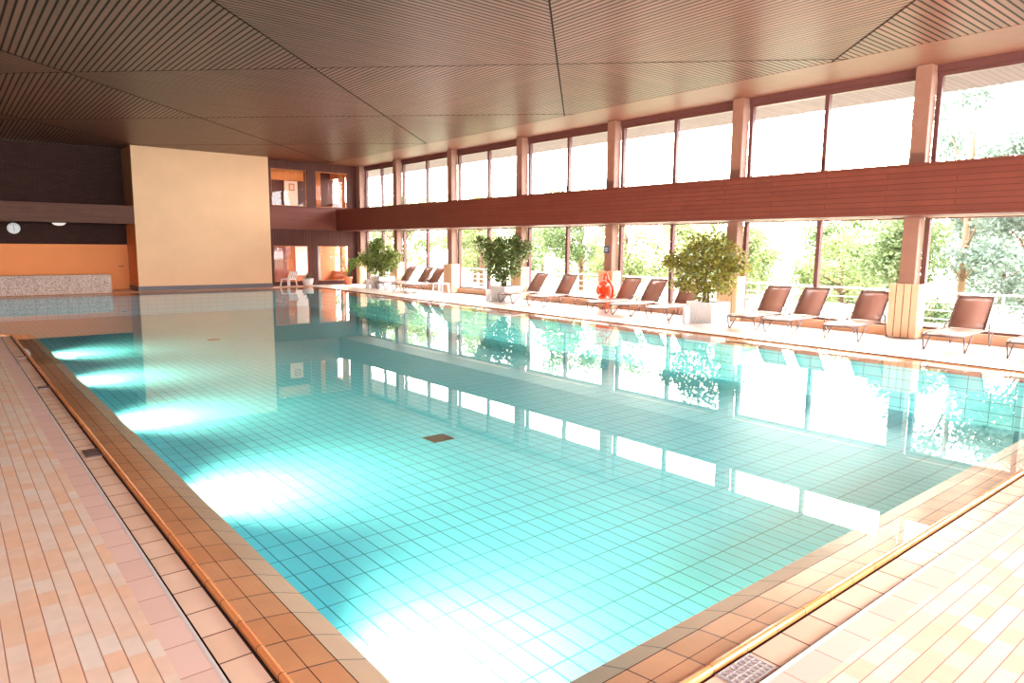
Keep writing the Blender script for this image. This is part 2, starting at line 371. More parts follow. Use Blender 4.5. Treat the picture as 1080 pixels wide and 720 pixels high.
# seams
for a in A: 
    pts = [((b-a)/2, (a+b)/2) for b in (-30, 60)]
    pl = clip([pts[0], pts[1]], lambda p: 1) 
    x0 = max(CX0, CY0-a); x1 = min(CX1, CY1-a)
    if x1 > x0: mb.obox((x0, x0+a, ZC), (x1, x1+a, ZC), .03, .01, 2)
for b in B:
    x0 = max(CX0, b-CY1); x1 = min(CX1, b-CY0)
    if x1 > x0: mb.obox((x0, b-x0, ZC), (x1, b-x1, ZC), .018, .008, 2)
mb.box(CX1, 17.6, -8, 34, ZC-.005, ZC+.05, 3)
mb.box(-6.5, 17.6, -8, 36, ZC+.06, ZC+.3, 3)
ce = mb.build('ceiling', [SLATY, SLATX, SLOT, SOFFIT]); props(ce, kind='structure')
# outer roof overhang beyond the glass
mb = MB(); EAVE = brick('eave_boards', (.16,.11,.115,1), (.19,.13,.135,1), (.09,.06,.06,1), .14, 6, .01, rough=.7, swap=('Y','X'), loc=(0,3,0))
mb.box(15.86, 17.5, -8, 34, 5.26, ZC-.01)
ev = mb.build('trim_1', EAVE); props(ev, 'boarded roof overhang outside the upper windows', kind='structure')

# ------------------------------------------------------------------ beam, pillars, window wall
mb = MB()
mb.box(14.23, XP0-.002, -6, YREC-.16, 2.46, 3.41, 0)
for f in mb.bm.faces:
    pass
bmo = mb.build('gallery_beam', [BEAMW, PALE]); props(bmo, 'long brown clad beam running between lower and upper windows', kind='structure')
m = MB()

for a_, b_ in zip(COLS[:-1], COLS[1:]): m.box(15.20, 15.29, a_+.35, b_-.35, 2.45, 2.459)
m.build('trim_2', PALE); props(bpy.data.objects['trim_2'], 'thin pale edge strip under the brown beam', kind='structure')
for i, c in enumerate(COLS):
    m = MB(); m.box(XP0, XP1, c-.15, c+.15, 0, ZC-.006, 0, bevel=.01)
    o = m.build('pillar', COLW); props(o, kind='structure')
m = MB(); m.box(XP0, XP1, YREC-.35, YREC-.01, 0, ZC-.006); o = m.build('pillar', COLW); props(o, kind='structure')
wid = 0
# wall pieces between lower and upper windows, sills, headers
ends = COLS+[YREC-.2]
mb = MB()
for a, b in zip(ends, ends[1:]):
    y0, y1 = a+.151, b-.151
    mb.box(15.55, 15.86, y0, y1, 0, .20, 1)            # sill upstand
    mb.box(XP0+.001, 15.86, y0, y1, 2.50, 3.30, 2)     # spandrel behind the beam
    mb.box(15.60, 15.86, y0, y1, 5.30, ZC-.006, 3)     # header
wr = mb.build('wall_right', [BEAMW, SILL, SOFFIT, FRAME]); props(wr, kind='structure')
def window(y0, y1, z0, z1, head):
    global wid; wid += 1
    m = MB(); fw_, x0, x1 = .09, 15.64, 15.76
    m.box(x0, x1, y0, y0+fw_, z0, z1); m.box(x0, x1, y1-fw_, y1, z0, z1)
    m.box(x0, x1, y0+fw_, y1-fw_, z0, z0+.05); m.box(x0, x1, y0+fw_, y1-fw_, z1-head, z1)
    w = m.build('window_%d' % wid, FRAME); props(w, kind='structure')
    ym = (y0+y1)/2
    m = MB(); m.box(x0, x1, ym-.045, ym+.045, z0+.05, z1-head); m.build('mullion', FRAME, w)
    for a, b in ((y0+fw_, ym-.045), (ym+.045, y1-fw_)):
        g = MB(); g.quad([(15.70, a, z0+.05), (15.70, b, z0+.05), (15.70, b, z1-head), (15.70, a, z1-head)]); g.build('pane', GLASS, w)
for a, b in zip(ends, ends[1:]):
    window(a+.151, b-.151, .20, 2.50, .06)
    window(a+.151, b-.151, 3.30, 5.30, .08)

# ------------------------------------------------------------------ far end
mb = MB(); mb.box(5.82, 10.97, YB, YBK+2.8, 0.17, ZC-.006)
props(mb.build('wall_back', BEIGE), 'large smooth beige wall block at the far end of the pool', kind='structure')
mb = MB(); mb.box(5.80, 10.98, YB-.02, YBK+.2, .06, .17); mb.box(5.80, 10.98, YB-.02, YBK+.2, 0, .06)
props(mb.build('baseboard_back', SKIRT), kind='structure')
# left part: orange wall, dark band, gallery
mb = MB()
mb.box(-6, 5.80, YBK, YBK+.2, 0, 1.75, 0)
mb.box(-6, 5.815, YBK, YBK+.2, 1.75, ZC-.006, 1)
mb.quad([(5.815, YB+.0, .17), (5.815, YBK, .17), (5.815, YBK, 2.53), (5.815, YB, 2.53)], 0)
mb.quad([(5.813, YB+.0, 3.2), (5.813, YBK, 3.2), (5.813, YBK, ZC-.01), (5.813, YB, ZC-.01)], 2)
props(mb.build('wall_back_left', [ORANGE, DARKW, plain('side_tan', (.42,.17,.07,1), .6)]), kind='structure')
mb = MB(); mb.box(-6, 5.80, YB, YB+.15, 2.53, 3.2, 0); mb.box(-6, 5.80, YB+.15, YBK-.002, 2.53, 2.70, 1)
props(mb.build('gallery', [GALW, DARKW]), 'brown boarded gallery front across the dark upper left wall', kind='structure')
# bench wall
mb = MB(); mb.box(-6, 4.77, 28.72, 29.25, 0.002, .68, 0, bevel=.04)
o = mb.build('bench_wall', SPECK); props(o, 'long low speckled stone wall standing at the far pool edge', 'bench')
# clock
t = empty('wall_clock', (2.17, YBK-.003, 2.31)); props(t, 'round white wall clock on the dark band left of the lamp', 'clock')
def disc(m, r, y0, y1, n=28, mi=0):
    m.lathe([(r, 0), (r, y1-y0)], n=n, mi=mi)
m = MB(); m.lathe([(.2, 0), (.2, .03), (.19, .04), (.175, .03)], n=32); m.bm.transform(Matrix.Rotation(PI/2, 4, 'X')); m.build('case', WHITE, t)
CB = plain('clock_black', (.03,.03,.03,1), .5)
for e_, w_ in (((0, -.036, .13), .012), ((.03, -.036, -.09), .016)):
    m = MB(); m.obox((0, -.036, 0), e_, w_, .004, 0, up=(0,1,0)); m.build('clock_hand', CB, t)
m = MB()
for k in range(12):
    a = k*PI/6; m = MB(); m.obox((.14*math.sin(a), -.033, .14*math.cos(a)), (.165*math.sin(a), -.033, .165*math.cos(a)), .008, .003, 0, up=(0,1,0)); m.build('hour_mark', CB, t)
# lamp under gallery
t = empty('ceiling_lamp', (3.5, 30.55, 2.529)); props(t, 'flat white dome lamp under the gallery, right of the clock', 'lamp')
m = MB(); m.lathe([(.22, 0), (.21, -.03), (.16, -.075), (.08, -.10), (.001, -.105)], n=28); m.build('lamp_shade', emit('dome_glow', (1, .9, .8, 1), .9), t)
m = MB(); m.lathe([(.23, 0), (.23, -.012), (.22, -.012)], n=28); m.build('rim', WHITE, t)
# small handle-like fitting on the orange side
m = MB(); m.box(-.09, .09, -.03, 0, -.015, .015, 0, bevel=.005); o = m.build('towel_hook', plain('hook_dark', (.06,.03,.02,1), .4)); o.location = (5.55, YBK-.001, 1.0-.1); props(o, 'small dark hook bar low on the orange wall beside beige block', 'hook')

# recess wall with two storeys of openings
mb = MB()
XA, XB_ = 10.98, 15.86
ox = [(11.34, 12.95), (13.36, 14.92)]
y0, y1 = YREC, YREC+.18
def wallrow(z0, z1, openings, mi):
    x = XA
    for a, b in openings+[(XB_, XB_)]:
        if a > x: mb.box(x, a, y0, y1, z0, z1, mi)
        x = b
wallrow(0, .18, [], 0); wallrow(.18, 1.76, ox, 0); wallrow(1.76, 3.5, [], 0); wallrow(3.5, 5.08, ox, 0); wallrow(5.08, ZC-.006, [], 0)
mb.box(XA, 15.34, YREC-.15, YREC-.001, 2.49, 3.43, 1)
props(mb.build('wall_far', [BOARDV, BEAMX]), kind='structure')
for (a, b) in ox:
    for z0_, z1_ in ((.18, 1.76), (3.5, 5.08)):
        wid += 1; m = MB(); e = .03
        yy0, yy1 = YREC+.05, YREC+.12
        m.box(a, b, yy0, yy1, z0_, z0_+e); m.box(a, b, yy0, yy1, z1_-e, z1_); m.box(a, a+e, yy0, yy1, z0_+e, z1_-e); m.box(b-e, b, yy0, yy1, z0_+e, z1_-e)
        w = m.build('window_%d' % wid, plain('orange_trim', (.5,.14,.04,1), .5) if 'orange_trim' not in bpy.data.materials else bpy.data.materials['orange_trim']); props(w, kind='structure')
        g = MB(); yy = YREC+.085; g.quad([(a+e, yy, z0_+e), (b-e, yy, z0_+e), (b-e, yy, z1_-e), (a+e, yy, z1_-e)]); g.build('pane', GLASS, w)
# rooms behind
ROOMC = plain('room_orange', (.42,.13,.045,1), .7); ROOMF = plain('room_floor', (.5,.28,.16,1), .5); PINK = plain('pale_pink_panel', (.85,.6,.5,1), .6)
mb = MB(); YR = 33.8
mb.box(10.98, 15.86, YR, YR+.15, 0, 3.0, 0); mb.box(10.98, 15.86, YR, YR+.15, 3.0, ZC, 2)                       # back
mb.box(10.98, 15.86, YREC+.18, YR, 2.6, 3.3, 1)                  # slab between storeys
for a, b in ((0, .5), (2.3, 3.9), (5.1, ZC-.006)): mb.box(15.66, 15.86, YREC+.18, YR, a, b, 0)
for y_ in (31.2, 32.6): mb.box(15.66, 15.86, y_, y_+.25, .5, 5.1, 0)
props(mb.build('wall_room', [ROOMC, ROOMF, BOARDV]), kind='structure')
m = MB(); m.box(12.66, 13.30, YR-.06, YR-.002, 0, 2.1); m.box(12.74, 13.22, YR-.075, YR-.061, .2, 1.9)
o = m.build('door_1', plain('red_brown_door', (.22,.05,.025,1), .35)); props(o, kind='structure')
m = MB(); m.box(13.14, 13.18, YR-.12, YR-.076, 1.0, 1.04); m.build('door_handle', EDGING, o)
m = MB(); m.box(13.72, 14.38, YR-.05, YR-.002, .3, 2.2); o = m.build('trim_3', plain('pale_panel', (.85,.8,.8,1), .5)); props(o, 'pale panel on the back wall of the lower room', kind='structure')
m = MB(); m.box(13.28, 13.92, YR-.08, YR-.002, 3.3, 4.89); o = m.build('trim_4', PINK); props(o, 'pale pink door panel in the upper room', kind='structure')
m = MB(); m.box(-.14, .14, -.02, 0, -.17, .17); o = m.build('picture_frame', plain('picture_wood', (.45,.16,.06,1), .5)); o.location = (13.62, YR-.082, 4.6); props(o, 'small brown framed picture in the upper left opening', 'picture')
m = MB(); m.box(-.09, .09, -.024, -.021, -.12, .12); m.build('print', plain('print_pale', (.75,.5,.38,1), .6), o)
# curtains
CURT = plain('orange_curtain', (.85,.28,.08,1), .8); CURTW = plain('white_curtain', (.8,.75,.72,1), .8)
def curtain(x0, x1, y, z0, z1, mat, lab, n=10):
    m = MB(); k = n*4
    for i in range(k):
        a, b = i/k, (i+1)/k; f = lambda t: (0+(x1-x0)*t, .035*math.sin(t*n*2*PI))
        (xa, ya), (xb, yb) = f(a), f(b)
        m.quad([(xa, ya, 0), (xb, yb, 0), (xb, yb, z1-z0), (xa, ya, z1-z0)], smooth=True)
    bmesh.ops.remove_doubles(m.bm, verts=m.bm.verts, dist=1e-4)
    o = m.build('curtain', mat); o.location = (x0, y, z0); props(o, lab, 'curtain')
    md = o.modifiers.new('thick', 'SOLIDIFY'); md.thickness = .01
    return o
curtain(11.36, 12.93, YREC+.30, 4.62, 5.09, CURT, 'short orange curtain across the top of the upper left opening', 14)
curtain(13.42, 13.72, YREC+.30, 3.31, 5.09, CURT, 'orange curtain at the left side of upper right opening', 4)
curtain(14.62, 14.94, YREC+.30, 3.31, 5.09, CURT, 'orange curtain at the right side of upper right opening', 4)
curtain(13.40, 13.64, YREC+.34, .02, 1.80, CURTW, 'narrow white curtain in the lower right opening', 3)
# room lamps; the upper one is added to light its room
def room_lamp(x, y, z, lab, pw):
    t = empty('ceiling_lamp', (x, y, z)); props(t, lab, 'lamp')
    m = MB(); m.lathe([(.16, 0), (.15, -.03), (.10, -.06), (.001, -.07)], n=20); m.build('lamp_shade', emit('room_lamp_glow', (1, .8, .6, 1), 14), t)
    l = bpy.data.lights.new('room_light', 'POINT'); l.energy = pw*.7; l.color = (1, .75, .5); l.shadow_soft_size = .15
    o = bpy.data.objects.new('room_light', l); o.location = (x, y, z-.2); COL.objects.link(o)
room_lamp(12.3, 31.6, 2.6, 'round glowing ceiling lamp inside the lower room', 130)
room_lamp(12.3, 31.9, ZC-.006, 'added round ceiling lamp that lights the upper room', 150)

# remaining shell
mb = MB(); mb.box(-6.2, -6, -6, 34, 0, ZC-.006); props(mb.build('wall_left', WALLW), kind='structure')
mb = MB(); yf0, yf1 = -6.2, -6.0
wx = [-5.6, -1.6, 2.4, 6.4, 10.4, 14.4]
mb.box(-6.2, 15.86, yf0, yf1, 0, .25); mb.box(-6.2, 15.86, yf0, yf1, 5.1, ZC-.006)
mb.box(-6.2, wx[0]-.2, yf0, yf1, .25, 5.1); mb.box(wx[-1]+.2, 15.86, yf0, yf1, .25, 5.1)
for x_ in wx: mb.box(x_-.2, x_+.2, yf0-.1, yf1+.1, .25, 5.1)
props(mb.build('wall_front', WALLW), kind='structure')
for xa, xb in zip(wx, wx[1:]):  # windows added behind the camera to brighten the deck and beige wall
    wid += 1; m = MB(); xa += .201; xb -= .201
    m.box(xa, xa+.08, yf0+.05, yf1-.05, .25, 5.1); m.box(xb-.08, xb, yf0+.05, yf1-.05, .25, 5.1)
    m.box(xa+.08, xb-.08, yf0+.05, yf1-.05, .25, .33); m.box(xa+.08, xb-.08, yf0+.05, yf1-.05, 5.0, 5.1); m.box(xa+.08, xb-.08, yf0+.05, yf1-.05, 2.6, 2.75)
    w_ = m.build('window_%d' % wid, FRAME); props(w_, kind='structure')
    for za, zb in ((.33, 2.6), (2.75, 5.0)):
        g = MB(); g.quad([(xa+.08, -6.1, za), (xb-.08, -6.1, za), (xb-.08, -6.1, zb), (xa+.08, -6.1, zb)]); g.build('pane', GLASS, w_)

# ------------------------------------------------------------------ slatted covers round the pillars
SLW = plain('slat_pale_wood', (.72,.46,.28,1), .5, noise=.08)
SLG = plain('slat_gap_dark', (.12,.06,.04,1), .7)
def cover(c, lab):
    t = empty('pillar_cover', (XP0, c, 0)); props(t, lab, 'slatted cover', 'slatted covers around the pillar feet')
    H = 1.12
    for k in range(4):
        m = MB(); a = -.29+k*.147; m.box(-.10, -.065, a, a+.130, .02, H, 0, bevel=.004); m.build('slat', SLW, t)
    for s in (-1, 1):
        for k in range(3):
            m = MB(); a = -.055+k*.108; m.box(a, a+.092, s*.285-.012, s*.285+.012, .02, H, 0, bevel=.003); m.build('slat', SLW, t)
    m = MB(); m.box(-.062, -.05, -.27, .27, .04, H-.02); 
    for s in (-1, 1): m.box(-.05, .26, s*.266-.005, s*.266+.005, .04, H-.02)
    m.build('backing', SLG, t)
onms = ['slatted wooden cover on the nearest pillar in view, right of photo', 'slatted cover on the pillar behind the nearest ficus tree', 'slatted cover behind the orange rescue ring below the blue sign',
        'slatted cover on the pillar behind the middle ficus tree', 'slatted cover beside the far loungers and the small white table', 'slatted cover on the pillar behind the farthest ficus tree']
for k, c in enumerate(COLS[2:8]): cover(c, onms[k])
t = empty('pillar_cover', (XP0, YREC-.20, 0)); props(t, 'slatted cover in the far corner beside the orange flowerpot', 'slatted cover', 'slatted covers around the pillar feet')
for k in range(3):
    m = MB(); a = -.20+k*.13; m.box(-.10, -.065, a, a+.115, .02, 1.12, 0, bevel=.004); m.build('slat', SLW, t)
for k in range(3):
    m = MB(); a = -.055+k*.108; m.box(a, a+.092, -.212, -.19, .02, 1.12, 0, bevel=.003); m.build('slat', SLW, t)

# ------------------------------------------------------------------ loungers
ALU = plain('lounger_tube', (.17,.11,.10,1), .35, metal=.4)
def sling_mat():
    m, nt, b = newmat('lounger_mesh_fabric')
    tc = N(nt, 'ShaderNodeTexCoord'); w = N(nt, 'ShaderNodeTexWave'); w.inputs['Scale'].default_value = 9; w.inputs['Distortion'].default_value = .3
    w.bands_direction = 'Y'; nt.links.new(tc.outputs['Object'], w.inputs['Vector'])
    r = N(nt, 'ShaderNodeValToRGB'); r.color_ramp.elements[0].color = (.34,.17,.125,1); r.color_ramp.elements[1].color = (.42,.22,.165,1)
    nt.links.new(w.outputs['Fac'], r.inputs[0]); nt.links.new(r.outputs[0], b.inputs['Base Color']); b.inputs['Roughness'].default_value = .28
    return m
SLING = sling_mat()
HW = .33
def make_lounger():
    t = empty('sun_lounger')
    # local x from foot (0) to head; y across
    zs = [(0, .29), (.10, .325), (.6, .325), (1.05, .335), (1.22, .345)]
    m = MB()   # seat sling
    for (a, b) in zip(zs, zs[1:]):
        m.quad([(a[0], -HW+.03, a[1]), (b[0], -HW+.03, b[1]), (b[0], HW-.03, b[1]), (a[0], HW-.03, a[1])], smooth=True)
    bmesh.ops.remove_doubles(m.bm, verts=m.bm.verts, dist=1e-4)
    o = m.build('seat', SLING, t); md = o.modifiers.new('thick', 'SOLIDIFY'); md.thickness = .012
    m = MB(); bk = [(1.20, .36), (1.30, .50), (1.42, .68), (1.54, .84), (1.63, .93)]
    for (a, b) in zip(bk, bk[1:]):
        m.quad([(a[0], -HW+.04, a[1]), (b[0], -HW+.04, b[1]), (b[0], HW-.04, b[1]), (a[0], HW-.04, a[1])], smooth=True)
    bmesh.ops.remove_doubles(m.bm, verts=m.bm.verts, dist=1e-4)
    o = m.build('backrest', SLING, t); md = o.modifiers.new('thick', 'SOLIDIFY'); md.thickness = .012
    m = MB()   # side rails and foot bar in one bent tube
    side = lambda s: [(1.35, s*HW, .34), (1.22, s*HW, .345), (.6, s*HW, .325), (.1, s*HW, .325), (0, s*HW, .29)]
    m.tube(side(-1)+side(1)[::-1], .016, 8)
    m.tube([(1.25, -HW, .342), (1.25, HW, .342)], .011, 8)
    m.build('frame', ALU, t)
    m = MB(); m.tube([(b[0], -HW+.03, b[1]) for b in bk]+[(b[0], HW-.03, b[1]) for b in bk[::-1]], .016, 8); m.build('back_frame', ALU, t)
    for s in (-1, 1):
        m = MB(); m.tube([(.02, s*HW, .29), (.05, s*HW, .15), (.10, s*HW, .015), (.13, s*HW, .013), (.30, s*HW, .17), (.45, s*HW, .31)], .015, 8); m.build('leg', ALU, t)
        m = MB(); m.tube([(1.02, s*HW, .32), (1.2, s*HW, .46), (1.27, s*HW, .485), (1.33, s*HW, .45), (1.42, s*HW, .14), (1.47, s*HW, .013), (1.50, s*HW, .016), (1.60, s*HW, .26)], .015, 8); m.build('arm', ALU, t)
    return t
def dup(root, loc, rz):
    r = root.copy(); COL.objects.link(r); r.location = loc; r.rotation_euler = (0, 0, rz)
    for ch in list(root.children):
        c = ch.copy(); COL.objects.link(c); c.parent = r; c.matrix_parent_inverse = ch.matrix_parent_inverse
        for g in list(ch.children):
            d = g.copy(); COL.objects.link(d); d.parent = c
    return r
LG = [(3.33, 0, 'brown mesh sun lounger cut by the right photo border'),
      (4.63, .02, 'brown mesh sun lounger standing alone right of the wooden slatted cover'),
      (6.48, .03, 'brown mesh sun lounger directly left of the wooden slatted cover'),
      (7.84, -.02, 'brown mesh sun lounger, right one of the pair beside the nearest ficus'),
      (8.72, .0, 'brown mesh sun lounger, left one of the pair beside the nearest ficus'),
      (11.22, .03, 'brown mesh sun lounger whose backrest hides behind the nearest ficus'),
      (12.45, -.02, 'brown mesh sun lounger, middle of the three right of the rescue ring'),
      (13.40, .0, 'brown mesh sun lounger in front of the orange rescue ring'),
      (15.90, .02, 'brown mesh sun lounger left of the rescue ring, second from the middle ficus'),
      (17.35, -.03, 'brown mesh sun lounger beside the middle ficus planter'),
      (23.35, .02, 'far brown mesh sun lounger next to the small white table'),
      (24.25, -.02, 'far brown mesh sun lounger, middle one of the distant three'),
      (25.55, .0, 'far brown mesh sun lounger nearest the farthest ficus')]
proto = make_lounger()
for i, (y, a, lab) in enumerate(LG):
    o = proto if i == 0 else dup(proto, (0, 0, 0), 0)
    o.location = (13.74 if y < 9 else 13.95, y, 0); o.rotation_euler = (0, 0, a)
    if y > 9 and abs(y-13.40) > .01: o.location.x = 13.88
    props(o, lab, 'sun lounger', 'sun loungers lined up along the windows')

# ------------------------------------------------------------------ foliage
def leafmat(name, c1, c2, rough=.4, trans=.25):
    m, nt, b = newmat(name)
    g = N(nt, 'ShaderNodeNewGeometry'); r = N(nt, 'ShaderNodeValToRGB'); r.color_ramp.elements[0].color = c1; r.color_ramp.elements[1].color = c2
    nt.links.new(g.outputs['Random Per Island'], r.inputs[0]); nt.links.new(r.outputs[0], b.inputs['Base Color'])
    b.inputs['Roughness'].default_value = rough
    o = nt.nodes['Material Output']; tr = N(nt, 'ShaderNodeBsdfTranslucent'); mx = N(nt, 'ShaderNodeMixShader'); mx.inputs[0].default_value = trans
    nt.links.new(r.outputs[0], tr.inputs['Color'])
    nt.links.new(b.outputs[0], mx.inputs[1]); nt.links.new(tr.outputs[0], mx.inputs[2]); nt.links.new(mx.outputs[0], o.inputs['Surface'])
    return m
def leaves(m, centre_fn, n, size, rng, droop=.5):
    for _ in range(n):
        p = Vector(centre_fn()); s = size*rng.uniform(.7, 1.25)
        d = Vector((rng.gauss(0, 1), rng.gauss(0, 1), rng.gauss(-droop, .6))).normalized()
        w = d.cross(Vector((rng.gauss(0, 1), rng.gauss(0, 1), rng.gauss(0, 1)))).normalized()*s*.28
        vs = [p, p+d*s*.45+w, p+d*s, p+d*s*.45-w]
        m.quad(vs)
def blob_fn(blobs, rng, shell=.45, sx=1):
    W = [b[3]**2 for b in blobs]
    def f():
        b = rng.choices(blobs, W)[0]
        d = Vector((rng.gauss(0, 1), rng.gauss(0, 1), rng.gauss(0, 1))).normalized(); r = b[3]*(rng.random()**shell)
        return (b[0]*sx+d.x*r*sx, b[1]+d.y*r, b[2]+d.z*r*.8)
    return f
FIC1 = leafmat('ficus_leaf_dark', (.035,.06,.012,1), (.16,.22,.05,1))
FIC2 = leafmat('ficus_leaf_yellow', (.09,.09,.015,1), (.38,.36,.06,1), trans=.35)
BARK = plain('bark', (.16,.09,.05,1), .8, noise=.3, nscale=20)
SOIL = plain('soil', (.03,.02,.015,1), .9)
def planter_box(x, y, lab, blab, blobs, leaf, n, seed, size=.085, col=WHITEM):
    t = empty('planter', (x, y, 0)); props(t, lab, 'planter', 'white ribbed planter boxes')
    m = MB(); w, h = .38, .50
    m.box(-w+.02, w-.02, -w+.02, w-.02, .01, h-.06)
    for s in range(4):
        for k in range(13):
            a = -w+.03+k*(2*w-.06)/12
            if s == 0: m.box(-w, -w+.02, a-.021, a+.021, .0, h)
            if s == 1: m.box(w-.02, w, a-.021, a+.021, .0, h)
            if s == 2: m.box(a-.021, a+.021, -w, -w+.02, .0, h)
            if s == 3: m.box(a-.021, a+.021, w-.02, w, .0, h)
    m.build('box', col, t)
    m = MB(); m.box(-w+.021, w-.021, -w+.021, w-.021, h-.059, h-.04); m.build('soil', SOIL, t)
    rng = random.Random(seed)
    tr = empty('ficus_tree', (x-.1, y, h-.038)); props(tr, blab, 'indoor tree', 'ficus trees in white planters')
    m = MB(); 
    for k in range(5):
        a = k*2.4; b = blobs[k % len(blobs)]
        top = Vector((b[0]*.7, b[1]*.7, b[2]-h+.04))
        p0 = Vector((.07*math.cos(a), .07*math.sin(a), 0)); mid = (p0+top)/2+Vector((rng.uniform(-.06, .06), rng.uniform(-.06, .06), 0)); 
        m.tube([p0, p0*.9+Vector((0, 0, .3)), mid, top], .02, 7, rs=[.028, .024, .018, .008])
        for q in range(5):
            e = top+Vector((rng.uniform(-.3, .3), rng.uniform(-.5, .5), rng.uniform(-.2, .1))); m.tube([mid.lerp(top, q/5), mid.lerp(e, .6), e], .006, 5, rs=[.009, .006, .003])
    m.build('trunk', BARK, tr)
    m = MB(); bl = [(b[0], b[1], b[2]-h+.04, b[3]) for b in blobs]; leaves(m, blob_fn(bl, rng, .45, .68), n, size, rng)
    m.build('foliage', leaf, tr)
B1 = [(-.1,0,1.52,.66),(-.15,.65,1.5,.50),(-.1,-.65,1.55,.48),(-.1,.25,1.9,.42),(-.2,-.35,1.95,.38),(-.15,.4,1.05,.48),(-.1,-.4,1.0,.48),(-.2,0,.78,.34),(-.3,.95,1.5,.32),(-.25,-.95,1.4,.34),(-.2,.7,.95,.3)]
planter_box(14.72, 10.25, 'white ribbed square planter under the nearest, yellowish ficus', 'bushy yellow-green ficus tree in the nearest planter', B1, FIC2, 5200, 3, .09)
B2 = [(-.1,0,1.6,.62),(-.2,.85,1.85,.42),(-.1,-.8,1.7,.5),(-.1,.5,1.45,.52),(-.1,-.4,1.15,.52),(-.2,.35,1.0,.45),(-.1,0,.8,.34),(-.2,-1.2,1.8,.34),(-.2,1.25,2.0,.26),(-.1,.1,1.95,.34),(-.1,-.6,2.0,.3)]
planter_box(14.72, 18.25, 'white ribbed square planter under the middle, dark green ficus', 'dark green spreading ficus tree in the middle planter', B2, FIC1, 4800, 5, .10)
FIC3 = leafmat('ficus_leaf_mid', (.05,.09,.015,1), (.28,.34,.07,1), trans=.3)
B3 = [(-.1,0,1.4,.78),(-.2,.9,1.25,.55),(-.1,-.9,1.25,.62),(-.1,.4,1.75,.48),(-.1,-.4,.95,.55),(-.2,.45,.9,.5),(-.1,-1.35,1.35,.42),(-.2,1.35,1.2,.38),(-.1,0,1.95,.32)]
planter_box(14.72, 26.75, 'white square planter in the distance under the farthest ficus', 'round light green ficus tree in the farthest planter', B3, FIC3, 3600, 8, .12)

# white cylinders at the planters
def bin_(x, y, lab):
    t = empty('cylinder_bin', (x, y, 0)); props(t, lab, 'bin', 'white cylinders beside the planters')
    m = MB(); m.lathe([(.078, 0), (.085, .01), (.085, .33), (.08, .34)], n=24); m.build('body', WHITE, t)
    m = MB(); m.lathe([(.088, .341), (.088, .36), (.07, .375), (.001, .38)], n=24); m.build('lid', WHITE, t)
bin_(14.02, 10.38, 'short white cylinder bin in front of the nearest planter')
bin_(14.22, 18.62, 'short white cylinder bin in front of the middle planter')
bin_(14.10, 26.95, 'short white cylinder bin in front of the farthest planter')

# small white table
t = empty('side_table', (14.85, 22.45, 0)); props(t, 'small white side table at the foot of the far pillar cover', 'table')
m = MB(); m.box(-.25, .25, -.25, .25, .36, .40, 0, bevel=.01); m.build('tabletop', WHITE, t)
for sx in (-1, 1):
    for sy in (-1, 1):
        m = MB(); m.obox((sx*.2, sy*.2, .358), (sx*.23, sy*.23, 0), .05, .05); m.build('leg', WHITE, t)
# white plastic chair by the far recess
t = empty('plastic_chair', (11.75, 29.75, 0), math.radians(-60)); props(t, 'white plastic chair beside the right edge of the beige wall', 'chair')
m = MB(); m.box(-.24, .24, -.24, .24, .30, .335, 0, bevel=.012); m.build('seat', WHITE, t)
for sx in (-1, 1):
    for sy in (-1, 1):
        m = MB(); m.obox((sx*.2, sy*.2, .30), (sx*.25, sy*.26, 0), .06, .04); m.build('leg', WHITE, t)
m = MB(); 
for k in range(5): m.obox((-.2+k*.1, .22, .335), (-.2+k*.1, .36, .60), .06, .02)
m.obox((-.24, .365, .61), (.24, .365, .61), .03, .06); m.build('backrest', WHITE, t)
# bowl planter with spiky plant
t = empty('bowl_planter', (12.62, 29.75, 0)); props(t, 'round white bowl planter before the dark recess wall', 'planter')
m = MB(); m.lathe([(.14, 0), (.20, .05), (.24, .2), (.25, .33), (.23, .33), (.21, .28), (.001, .28)], n=24); m.build('bowl', plain('bowl_stone', (.66,.58,.56,1), .6), t)
rng = random.Random(4)
t = empty('agave_plant', (12.62, 29.75, .285)); props(t, 'low spiky brownish plant growing in the white bowl', 'plant')
m = MB()
for k in range(46):
    a = rng.uniform(0, 2*PI); L = rng.uniform(.2, .46); e = rng.uniform(.25, 1.3); d = Vector((math.cos(a)*math.cos(e), math.sin(a)*math.cos(e), math.sin(e)))
    w = d.cross(Vector((0, 0, 1))).normalized()*.022; m.quad([w*.6, d*L*.5+w, d*L, d*L*.5-w]) 
m.build('foliage', leafmat('agave_leaf', (.07,.06,.03,1), (.20,.20,.10,1)), t)
